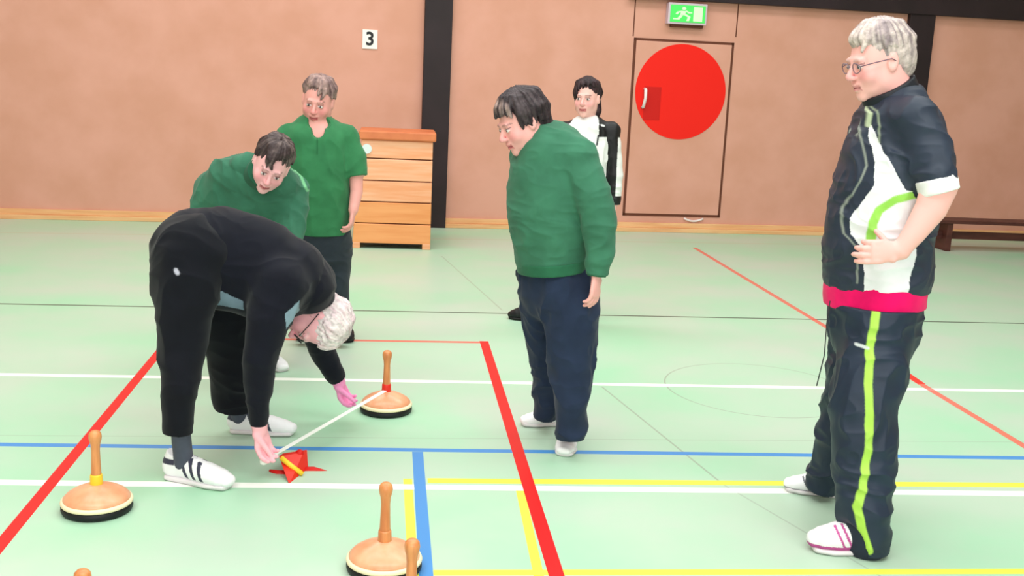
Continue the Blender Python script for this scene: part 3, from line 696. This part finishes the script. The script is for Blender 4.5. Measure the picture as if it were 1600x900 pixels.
# ------------------------------------------------------------------ person B: woman in green sweatshirt
def woman_sweatshirt():
    f = Fig(4.72); gr = (64, 122, 96)
    H = Head(f.p(815, 190, -.02), (-.82, -.34, -.46), (-.32, -.05, .9), 1.10)
    torso = f.limb([(865, 425, 0, 55), (862, 400, 0, 57), (862, 365, 0, 63), (859, 320, 0, 66), (857, 280, 0, 62), (860, 245, 0, 55), (860, 228, 0, 38)], ry=[.15, .165, .18, .185, .18, .17, .13], k=.03)
    sh = f.limb([(826, 243, .10, 26), (866, 226, 0, 30), (904, 245, -.10, 28)], k=.04)
    armN = f.limb([(903, 248, -.10, 29), (923, 300, -.16, 29), (936, 345, -.18, 27), (937, 390, -.19, 23), (933, 430, -.20, 17)], k=.03, flat=(False, True))
    armF = f.limb([(828, 250, .12, 28), (832, 320, .2, 25), (840, 380, .18, 19), (845, 425, .14, 16)], k=.03)
    legN = f.limb([(880, 436, -.03, 38), (892, 482, -.08, 44), (893, 560, -.12, 37), (892, 620, -.14, 29), (891, 686, -.16, 23)], k=.05, flat=(False, True))
    legF = f.limb([(846, 425, .06, 36), (849, 500, .10, 34), (860, 570, .14, 28), (857, 620, .17, 25), (851, 652, .19, 19)], k=.05, flat=(False, True))
    pelvis = f.limb([(866, 414, 0, 49), (872, 450, 0, 57)], ry=[.15, .16], k=.03)
    hN = hand(f.p(932, 431, -.20), (-.05, -.12, -1), (-.75, .6, 0), -1, (14, 24, 20), .98, tdir=(-.35, -.35, -.75))
    hF = hand(f.p(845, 425, .14), (0, 0, -1), (.7, -.6, 0), 1, (20, 30, 22), .95)
    neck = loft([H.w((0, -.025, -.05)), f.p(858, 228)], [.060, .064], k=.03)
    def pb(V, N, C): H.paint(V, C, SK, (90, 70, 70))
    body = imp('person', H.skull(0, 1.02)+[neck]+scaled([torso, sh, armN, armF, legN, legF, pelvis], .78)+hN+hF, .0042, 'skin', (244, 178, 172), paint=pb)
    tag(body, 'dark-haired woman in plain green sweatshirt and navy trousers looking down in the middle', 'person')
    hp = [H.E((0, -.026, .042), (.078, .096, .084), .01), H.E((0, -.066, -.010), (.072, .056, .080), .02), H.E((0, -.080, -.060), (.050, .030, .04), .02),
          H.E((0, .125, -.045), (.12, .085, .105), .012, 's')]
    base = hair_col(H, (50, 40, 46), (84, 72, 76))
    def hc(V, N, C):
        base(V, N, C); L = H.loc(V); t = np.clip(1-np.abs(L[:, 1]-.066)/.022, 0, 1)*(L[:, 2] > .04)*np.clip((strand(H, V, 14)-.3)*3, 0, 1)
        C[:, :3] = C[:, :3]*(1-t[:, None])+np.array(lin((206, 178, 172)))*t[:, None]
    imp('hair', hp+locks(H, 60, 22, -22, -50, 10, 1.09, 5, .0135), .0038, 'hair', (52, 42, 48), body, hair_disp(.005, H), hc)
    ws = wrinkle(.009, (7, 7, 14), 7, .35); nk = ell(f.p(834, 218, -.02), (f.m(23), .075, f.m(17)), k=.008, op='s')
    imp('sweatshirt', [torso, sh, armN, armF, nk, cut(f.p(866, 419), (.0, 0, -1))], .0048, 'cloth', gr, body, ws)
    imp('waistband', [loft([f.p(863, 404), f.p(864, 422)], [f.m(57), f.m(56)], [.178, .176], flat=(True, True))], .005, 'cloth', (46, 108, 78), body, wrinkle(.003, (8, 8, 8), 3))
    imp('neckband', [loft([f.p(862, 232), f.p(846, 210)], [f.m(27), f.m(25)], [.085, .078], (1, 0, .7), flat=(False, True)), ell(f.p(838, 204, 0), (f.m(20), .068, f.m(12)), k=.005, op='s')], .0045, 'cloth', (42, 104, 76), body)
    imp('sleeve_cuff', [f.limb([(934, 415, -.195, 17), (932, 432, -.20, 15)], flat=(True, True))], .0045, 'cloth', (42, 106, 76), body)
    imp('trousers', [pelvis, legN, legF, cut(f.p(866, 411), (0, 0, 1)), cut((0, 0, .02), (0, 0, -1))], .005, 'cloth', (38, 50, 74), body, wrinkle(.015, (9, 9, 8), 9, .4))
    shoe(body, G(884, 664), G(811, 664), .046, lace=False)
    t = G(879, 716); dr = nz(np.array([-.30, -1, 0])); shoe(body, t-dr*.27, t, .048)
woman_sweatshirt()

# ------------------------------------------------------------------ person C: man in black bending down with the tape
def man_bending():
    f = Fig(4.45); bl = (17, 19, 31)
    H = Head(f.p(495, 499, .12), (-.66, -.30, -.66), (.76, -.22, -.55), 1.14)
    pp = [(306, 400, .02), (345, 403, .02), (400, 418, .04), (445, 432, .06), (474, 442, .09), (488, 452, .10)]
    torso = loft([f.p(*q) for q in pp], [.17, .18, .195, .20, .17, .12], [f.m(a) for a in (66, 77, 76, 64, 48, 36)], (0, 1, 0), .03)
    hipN = f.limb([(304, 397, -.06, 59), (290, 440, -.12, 45)], k=.09); hipF = f.limb([(318, 395, .14, 56), (345, 460, .2, 50)], k=.05)
    legN = f.limb([(300, 400, -.10, 56), (290, 470, -.15, 46), (284, 545, -.19, 35), (280, 610, -.25, 28), (278, 676, -.25, 23)], k=.05, flat=(False, True))
    legF = f.limb([(325, 400, .12, 54), (352, 480, .18, 47), (364, 550, .22, 40), (368, 600, .26, 36), (368, 634, .28, 33)], k=.05, flat=(False, True))
    armN = f.limb([(436, 448, -.11, 44), (420, 500, -.17, 33), (406, 560, -.20, 26), (404, 610, -.19, 20), (404, 663, -.17, 13.5)], k=.04, flat=(False, True))
    armF = f.limb([(490, 440, .28, 34), (490, 495, .38, 25), (502, 545, .47, 19), (527, 592, .53, 14)], k=.04, flat=(False, True))
    wN = f.p(406, 668, -.17); wF = f.p(529, 595, .53)
    hN = hand(wN, (.18, .02, -1), (.75, -.65, 0), -1, (24, 34, 24), 1.06, tdir=(.65, -.1, -.85), tcurl=8)
    hF = hand(wF, (.32, .10, -.95), (.8, -.55, .1), -1, (26, 36, 26), 1.0, tdir=(.8, -.2, -.55), tcurl=8)
    arms_skin = [f.limb([(404, 650, -.17, 12), (406, 672, -.17, 11)]), f.limb([(520, 580, .52, 12), (530, 598, .53, 10)])]
    neck = loft([H.w((0, -.025, -.05)), f.p(484, 446, .09)], [.060, .066], k=.03)
    def pb(V, N, C): H.paint(V, C, SK, (215, 190, 190), blush=(240, 120, 160)); H2 = segdist(V, [wF, wF+np.array([.05, .02, -.16])]) < .09; C[H2, :3] = lin((246, 150, 200))
    body = imp('person', H.skull(0, 1.02)+[neck]+scaled([torso, hipN, hipF, legN, legF, armN, armF], .78)+arms_skin+hN+hF, .0045, 'skin', (250, 182, 192), paint=pb)
    tag(body, 'white-haired man dressed in black bending down to hold a tape measure', 'person')
    hp = [H.E((0, -.026, .040), (.079, .095, .084), .01), H.E((0, -.062, -.005), (.072, .058, .080), .02),
          H.E((0, .125, -.045), (.12, .088, .105), .012, 's'), H.E((.085, .008, -.03), (.022, .026, .036), .008, 's'), H.E((-.085, .008, -.03), (.022, .026, .036), .008, 's')]
    imp('hair', hp+locks(H, 64, 34, 8, -36, 15, 1.04, 8), .004, 'hair', (250, 232, 230), body, hair_disp(.004, H), hair_col(H, (252, 240, 240), (242, 208, 218)))
    gl = []
    for sx in (-1, 1): gl.append(([H.w((sx*.053, .094, .006)), H.w((sx*.080, .05, .008)), H.w((sx*.088, -.01, .004))], .0022)); gl.append(([H.w((sx*.031+.022*math.cos(a*math.pi/8), .100, .001+.016*math.sin(a*math.pi/8))) for a in range(17)], .0018))
    gl.append(([H.w((-.010, .104, .006)), H.w((.010, .104, .006))], .0018)); tubes_child('glasses', gl, 'ink', body)
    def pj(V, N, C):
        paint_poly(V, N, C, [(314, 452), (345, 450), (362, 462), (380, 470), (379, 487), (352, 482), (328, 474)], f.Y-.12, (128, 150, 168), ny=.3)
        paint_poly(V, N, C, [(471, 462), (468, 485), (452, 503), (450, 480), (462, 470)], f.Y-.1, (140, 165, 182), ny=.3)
        paint_line(V, N, C, [(272, 426), (273, 430)], f.Y-.22, f.m(3), (190, 190, 205))
    imp('jacket', [torso, hipN, armN, armF, cut(f.p(300, 440), (-.85, 0, -.52)) if False else cut((0, 0, .0), (0, 0, -1))], .005, 'cloth', bl, body, wrinkle(.007, (7, 7, 9), 12, .4), pj)
    imp('trousers', [hipN, hipF, legN, legF, cut((0, 0, .02), (0, 0, -1))], .005, 'cloth', (16, 18, 27), body, wrinkle(.012, (6, 6, 8), 15, .3), lambda V, N, C: paint_line(V, N, C, [(271, 426), (274, 430)], f.Y-.3, f.m(3), (190, 190, 205)))
    for (a, b_) in (((281, 660, -.25, 15), (287, 722, -.205, 15)), ((370, 615, .30, 13), (374, 652, .39, 13))):
        imp('sock', [f.limb([a, b_])], .0045, 'cloth', (84, 88, 104), body, label='dark grey sock')
    shoe(body, G(256, 744), G(367, 766), .052, 1.3, accent=(58, 58, 78)); shoe(body, G(354, 674), G(467, 680), .050, 1.2, accent=(60, 66, 84))
    # the tape he holds
    A, B = f.p(412, 720, -.17), P(601, 611, 5.02); d = nz(B-A); s = nz(np.cross(d, (0, 0, 1)))
    n = nz(np.cross(s, d)); wd = .011
    v = [A-s*wd, A+s*wd, B+s*wd, B-s*wd]; mb = MB().hexa([q for q in v], [q+n*.002 for q in v])
    t = mb.build('tape_measure', MT['tape']); tag(t, 'white tape measure stretched from the bent man\'s hand to the red collared ice stock', 'tape measure')
    link('end_tab', *(lambda b_: (b_.v, b_.f))(MB().lathe(A-np.array([0, 0, .016]), [(.006, 0), (.014, .004), (.016, .016), (.014, .028), (.006, .032)], 20)), MT['tape'], t, True)
man_bending()

# ------------------------------------------------------------------ person D: woman in green polo shirt standing behind
def woman_polo():
    f = Fig(6.45); gr = (58, 128, 84)
    H = Head(f.p(497, 157, -.02), (-.14, -.93, -.32), (.10, -.25, .95), 1.12)
    torso = f.limb([(500, 368, 0, 45), (500, 330, 0, 47), (499, 290, 0, 48), (497, 250, 0, 50), (496, 222, 0, 51), (496, 209, 0, 40), (496, 203, 0, 24)], ry=[.16, .17, .17, .165, .15, .12, .08], k=.03)
    sh = f.limb([(450, 213, 0, 15), (496, 208, 0, 13), (542, 213, 0, 15)], k=.04)
    armR = f.limb([(542, 215, 0, 17), (552, 245, -.02, 18), (557, 276, -.04, 17)], k=.03, flat=(False, True)); armL = f.limb([(450, 215, 0, 18), (440, 245, -.02, 18), (437, 278, -.04, 17)], k=.03, flat=(False, True))
    foR = f.limb([(556, 262, -.03, 11), (557, 300, -.06, 9.5), (552, 328, -.10, 7.5)]); foL = f.limb([(438, 262, -.03, 11), (438, 300, -.06, 9.5), (442, 330, -.1, 7.5)])
    pelvis = f.limb([(500, 362, 0, 45), (500, 395, 0, 44)], ry=[.155, .15], k=.03)
    legR = f.limb([(522, 380, -.0, 25), (524, 450, -.03, 22), (528, 500, -.03, 18), (534, 528, -.03, 14)], k=.03, flat=(False, True)); legL = f.limb([(478, 380, 0, 25), (475, 450, 0, 22), (474, 500, 0, 18), (474, 524, 0, 15)], k=.03, flat=(False, True))
    hR = hand(f.p(552, 328, -.10), (-.12, -.15, -1), (-1, .1, 0), -1, (20, 28, 22), 1.0); hL = hand(f.p(442, 330, -.10), (.1, -.15, -1), (1, .1, 0), 1, (20, 28, 22), 1.0)
    neck = loft([H.w((0, -.02, -.05)), f.p(496, 206)], [.058, .062], k=.03)
    def pb(V, N, C): H.paint(V, C, SK, (120, 95, 90), blush=(225, 90, 110), smile=.006)
    body = imp('person', H.skull(1.0, 1.06)+[neck]+scaled([torso, sh, armR, armL, pelvis, legR, legL], .78)+[foR, foL, ell(f.p(497, 207, -.035), (.075, .062, .05), k=.03)]+hR+hL, .0045, 'skin', (238, 168, 160), paint=pb)
    tag(body, 'smiling woman with short grey-brown hair in green polo shirt beside the vaulting box', 'person')
    hp = [H.E((0, -.026, .042), (.077, .094, .082), .01), H.E((0, -.060, -.005), (.072, .056, .078), .02), H.E((0, .125, -.045), (.12, .082, .102), .012, 's')]
    imp('hair', hp+locks(H, 60, 42, 2, -40, 50, 1.05, 11, .014), .004, 'hair', (146, 124, 118), body, hair_disp(.004, H), hair_col(H, (180, 148, 142), (118, 94, 96)))
    ws = wrinkle(.009, (9, 9, 5), 21, .4)
    imp('polo_shirt', [torso, sh, armR, armL, ell(f.p(497, 190, -.13), (f.m(20), .10, f.m(14)), k=.004, op='s'), ell(f.p(497, 203, -.13), (f.m(10), .09, f.m(13)), k=.006, op='s'), cut(f.p(500, 364), (0, 0, -1))], .005, 'cloth', gr, body, ws,
        lambda V, N, C: (paint_line(V, N, C, [(496, 214), (496, 240)], f.Y-.14, f.m(1.0), (36, 96, 60))))
    imp('collar', [loft([f.p(496, 212, -.01), f.p(497, 196, .03)], [f.m(23), f.m(19)], [.085, .07], flat=(False, True)), f.limb([(484, 196, -.08, 5), (493, 210, -.115, 4)], k=.01), f.limb([(512, 194, -.08, 5), (501, 210, -.115, 4)], k=.01),
                   ell(f.p(497, 190, -.13), (f.m(20), .10, f.m(14)), k=.004, op='s'), ell(f.p(497, 202, -.13), (f.m(11), .10, f.m(13)), k=.005, op='s')], .0045, 'cloth', (72, 142, 98), body)
    imp('trousers', [pelvis, legR, legL, cut(f.p(500, 352), (0, 0, 1)), cut((0, 0, .02), (0, 0, -1))], .005, 'cloth', (46, 54, 62), body, wrinkle(.012, (6, 6, 8), 23, .3))
    d = nz(np.array([.12, -1, 0])); t = G(543, 537); shoe(body, t-d*.26, t, .046, 1.15, (28, 28, 32), (20, 20, 22), lace=False, label='black shoe')
    t = G(470, 534); shoe(body, t-nz(np.array([-.1, -1, 0]))*.26, t, .046, 1.15, (28, 28, 32), (20, 20, 22), lace=False, label='black shoe')
woman_polo()

# ------------------------------------------------------------------ person E: woman in green sweatshirt leaning forward
def woman_leaning():
    f = Fig(5.75); gr = (60, 116, 92)
    H = Head(f.p(424, 257, -.36), (.02, -.84, -.52), (.40, -.40, .82), 1.10)
    pts = [(402, 412, .12), (400, 370, .02), (396, 335, -.10), (394, 305, -.18), (396, 280, -.24), (402, 266, -.28)]
    torso = loft([f.p(*q) for q in pts], [f.m(a) for a in (58, 66, 72, 74, 64, 40)], [.15, .17, .17, .15, .12, .08], (1, 0, 0), .03)
    sh = f.limb([(336, 296, -.14, 24), (368, 281, -.22, 26), (400, 276, -.24, 24), (432, 280, -.22, 24), (458, 296, -.16, 20)], k=.04)
    armL = f.limb([(334, 298, -.12, 27), (322, 340, -.16, 27), (332, 390, -.26, 24)], k=.04, flat=(False, True)); armR = f.limb([(457, 296, -.14, 22), (460, 330, -.2, 21), (450, 380, -.3, 20)], k=.04, flat=(False, True))
    foL = f.limb([(332, 385, -.26, 13), (352, 430, -.32, 10)]); foR = f.limb([(450, 370, -.3, 12), (424, 425, -.34, 10)])
    pelvis = f.limb([(402, 400, .14, 54), (402, 430, .14, 52)], ry=[.17, .16], k=.03)
    legR = f.limb([(412, 430, .10, 26), (416, 490, .0, 20), (419, 530, .02, 17), (420, 562, .04, 15)], k=.03, flat=(False, True)); legL = f.limb([(385, 430, .12, 26), (374, 490, .0, 22), (368, 540, .04, 19), (366, 566, .06, 17)], k=.03, flat=(False, True))
    hL = hand(f.p(352, 430, -.32), (.5, -.1, -.8), (.1, 1, -.2), 1, (20, 30, 20), .95); hR = hand(f.p(424, 425, -.34), (-.5, -.1, -.8), (0, 1, -.2), -1, (20, 30, 20), .95)
    neck = loft([H.w((0, -.02, -.05)), f.p(404, 280, -.26)], [.058, .064], k=.03)
    def pb(V, N, C): H.paint(V, C, SK, (110, 80, 78), smile=.004)
    body = imp('person', H.skull(.5, 1.06)+[neck]+scaled([torso, sh, armR, armL, pelvis, legR, legL], .78)+[foR, foL]+hR+hL, .0045, 'skin', (248, 188, 190), paint=pb)
    tag(body, 'dark-haired woman in green sweatshirt leaning forward behind the man in black', 'person')
    hp = [H.E((0, -.026, .042), (.078, .095, .083), .01), H.E((0, -.060, -.005), (.072, .056, .080), .02), H.E((0, .125, -.045), (.12, .082, .100), .012, 's')]
    imp('hair', hp+locks(H, 60, 44, 0, -40, -55, 1.06, 13, .014), .004, 'hair', (74, 60, 60), body, hair_disp(.004, H), hair_col(H, (66, 52, 54), (134, 116, 112), .45))
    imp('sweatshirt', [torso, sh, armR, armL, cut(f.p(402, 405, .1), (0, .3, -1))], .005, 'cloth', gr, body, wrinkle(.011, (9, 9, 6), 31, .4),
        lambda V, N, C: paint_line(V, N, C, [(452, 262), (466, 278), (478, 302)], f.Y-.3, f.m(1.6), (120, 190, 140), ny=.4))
    imp('neckband', [loft([f.p(402, 276, -.26), f.p(416, 268, -.36)], [f.m(29), f.m(27)], [.085, .08], (1, 0, .3), flat=(False, True))], .0045, 'cloth', (40, 96, 72), body)
    imp('trousers', [pelvis, legR, legL, cut((0, 0, .02), (0, 0, -1))], .005, 'cloth', (34, 38, 50), body, wrinkle(.010, (6, 6, 8), 33, .3))
    shoe(body, G(404, 562), G(446, 583), .048, accent=(80, 84, 110)); shoe(body, G(352, 566), G(380, 588), .046, lace=False)
woman_leaning()

# ------------------------------------------------------------------ person F: woman in black and white track top at the back
def woman_back():
    f = Fig(7.2)
    H = Head(f.p(917, 153, -.02), (-.42, -.88, -.10), (-.02, -.03, 1), 1.06)
    torso = f.limb([(914, 350, 0, 36), (914, 310, 0, 36), (915, 270, 0, 37), (917, 230, 0, 40), (919, 208, 0, 34), (919, 200, 0, 20)], ry=[.14, .14, .14, .14, .125, .07], k=.03)
    sh = f.limb([(884, 204, .03, 13), (919, 203, 0, 12), (953, 203, -.03, 13)], k=.03)
    armR = f.limb([(954, 205, -.03, 14), (960, 250, -.05, 12.5), (961, 290, -.07, 11), (960, 320, -.08, 9)], k=.02, flat=(False, True)); armL = f.limb([(884, 206, .03, 14), (878, 250, .04, 12), (880, 290, .03, 11), (884, 320, .02, 9)], k=.02, flat=(False, True))
    pelvis = f.limb([(912, 335, 0, 36), (910, 370, 0, 36)], ry=[.14, .14], k=.03)
    legR = f.limb([(922, 365, 0, 20), (908, 430, -.02, 16), (895, 490, -.03, 13)], k=.03, flat=(False, True)); legL = f.limb([(895, 365, 0, 20), (860, 430, 0, 16), (832, 494, 0, 12)], k=.03, flat=(False, True))
    hR = hand(f.p(960, 321, -.08), (-.1, -.1, -1), (-1, .2, 0), -1, (18, 24, 20), .95); hL = hand(f.p(884, 321, .02), (0, -.1, -1), (1, .2, 0), 1, (18, 24, 20), .95)
    neck = loft([H.w((0, -.02, -.05)), f.p(919, 202)], [.050, .056], k=.03)
    def pb(V, N, C): H.paint(V, C, SK, (60, 40, 44), lip=(200, 90, 100))
    body = imp('person', H.skull(0, .96)+[neck]+scaled([torso, sh, armR, armL, pelvis, legR, legL], .78)+hR+hL, .0045, 'skin', (246, 188, 180), paint=pb)
    tag(body, 'woman with black hair in a white and black track top standing farthest back', 'person')
    hp = [H.E((0, -.026, .042), (.078, .096, .084), .01), H.E((0, -.058, -.015), (.074, .058, .086), .02), H.E((-.062, -.035, -.075), (.024, .036, .045), .02), H.E((.062, -.04, -.06), (.02, .03, .04), .02), H.E((0, .125, -.045), (.12, .082, .105), .012, 's')]
    imp('hair', hp+locks(H, 56, 36, -34, -52, -35, 1.06, 17), .004, 'hair', (44, 28, 34), body, hair_disp(.003, H), hair_col(H, (40, 26, 32), (70, 48, 54)))
    def pj(V, N, C):
        Y = f.Y-.12; B_ = (22, 22, 26)
        dL = segdist(V, [f.p(884, 200, .03), f.p(878, 250, .04), f.p(884, 320, .02)]); dR = segdist(V, [f.p(954, 200, -.03), f.p(960, 250, -.05), f.p(960, 320, -.08)])
        m = (dR < f.m(17)) & (V[:, 0] < f.p(962, 250, -.05)[0]); C[m, :3] = lin(B_); m = (dL < f.m(17)) & (V[:, 0] > f.p(872, 250)[0]); C[m, :3] = lin(B_)
        m = (V[:, 2] > f.p(919, 212)[2]) & ((V[:, 0] > f.p(931, 200)[0]) | (V[:, 0] < f.p(886, 200)[0])); C[m, :3] = lin(B_)
        m = (V[:, 2] < f.p(960, 306, -.08)[2]) & (np.minimum(dL, dR) < f.m(15)); C[m, :3] = lin(B_)
        paint_poly(V, N, C, [(886, 194), (893, 194), (893, 201), (886, 201)], Y, (110, 110, 120)); paint_line(V, N, C, [(941, 196), (945, 197)], Y, f.m(1.4), (230, 230, 230))
        paint_line(V, N, C, [(935, 212), (932, 226)], Y, f.m(1.5), (60, 60, 66))
    imp('track_top', [torso, sh, armR, armL, cut(f.p(914, 342), (0, 0, -1))], .0048, 'nylon', (244, 244, 244), body, wrinkle(.008, (9, 9, 10), 41, .5), pj)
    imp('trousers', [pelvis, legR, legL, cut((0, 0, .02), (0, 0, -1))], .0055, 'nylon', (28, 30, 36), body, wrinkle(.008, (6, 6, 8), 43, .3))
    shoe(body, G(832, 502), G(795, 497), .046, 1.15, (26, 26, 30), (18, 18, 20), lace=False, label='black shoe')
    t = G(888, 503); shoe(body, t-nz(np.array([-.3, -1, 0]))*.25, t, .046, 1.15, (26, 26, 30), (18, 18, 20), lace=False, label='black shoe')
woman_back()

# ------------------------------------------------------------------ red target piece lying on the floor
def target():
    Y = 4.30; c = G(462, 745); r = empty('target_marker', c); tag(r, 'red target marker with a yellow bar lying on the floor by the bent man\'s foot', 'target marker')
    def slab(pts, z, t, name, m):
        n = len(pts); v = [G(u, vv, z+k) for k in (0, t) for u, vv in pts]
        return MB().add(v, [list(range(n)), [n+i for i in range(n)][::-1]]+[[i, n+i, n+(i+1) % n, (i+1) % n] for i in range(n)]).build(name, MT[m], r, bevel=.003)
    a = [P(436, 713, 4.36), P(474, 707, 4.42), P(476, 737, 4.36), P(452, 757, 4.22), P(447, 745, 4.26)]
    b_ = [q+np.array([.012, .035, 0]) for q in a]; n = len(a)
    MB().add(a+b_, [list(range(n))[::-1], [n+i for i in range(n)]]+[[i, (i+1) % n, n+(i+1) % n, n+i] for i in range(n)]).build('body', MT['band_red'], r, bevel=.003)
    y0, y1 = P(439, 715, 4.33), P(473, 741, 4.31); MB().tube([y0, (y0+y1)/2+np.array([0, -.004, 0]), y1], .011).build('yellow_bar', MT['yell'], r, True)
    MB().tube([P(462, 736, 4.38), P(490, 735, 4.38), P(512, 738, 4.37)], [.018, .016, .007], 10).build('arm', MT['red2'], r, True)
    MB().tube([P(450, 741, 4.34), P(434, 739, 4.34), P(421, 735, 4.35)], [.016, .013, .005], 10).build('arm', MT['red2'], r, True)
    MB().lathe(P(468, 709, 4.42)-np.array([0, 0, .018]), [(.008, 0), (.017, .006), (.019, .018), (.016, .030), (.006, .036)], 20).build('knob', MT['red2'], r, True)
target()
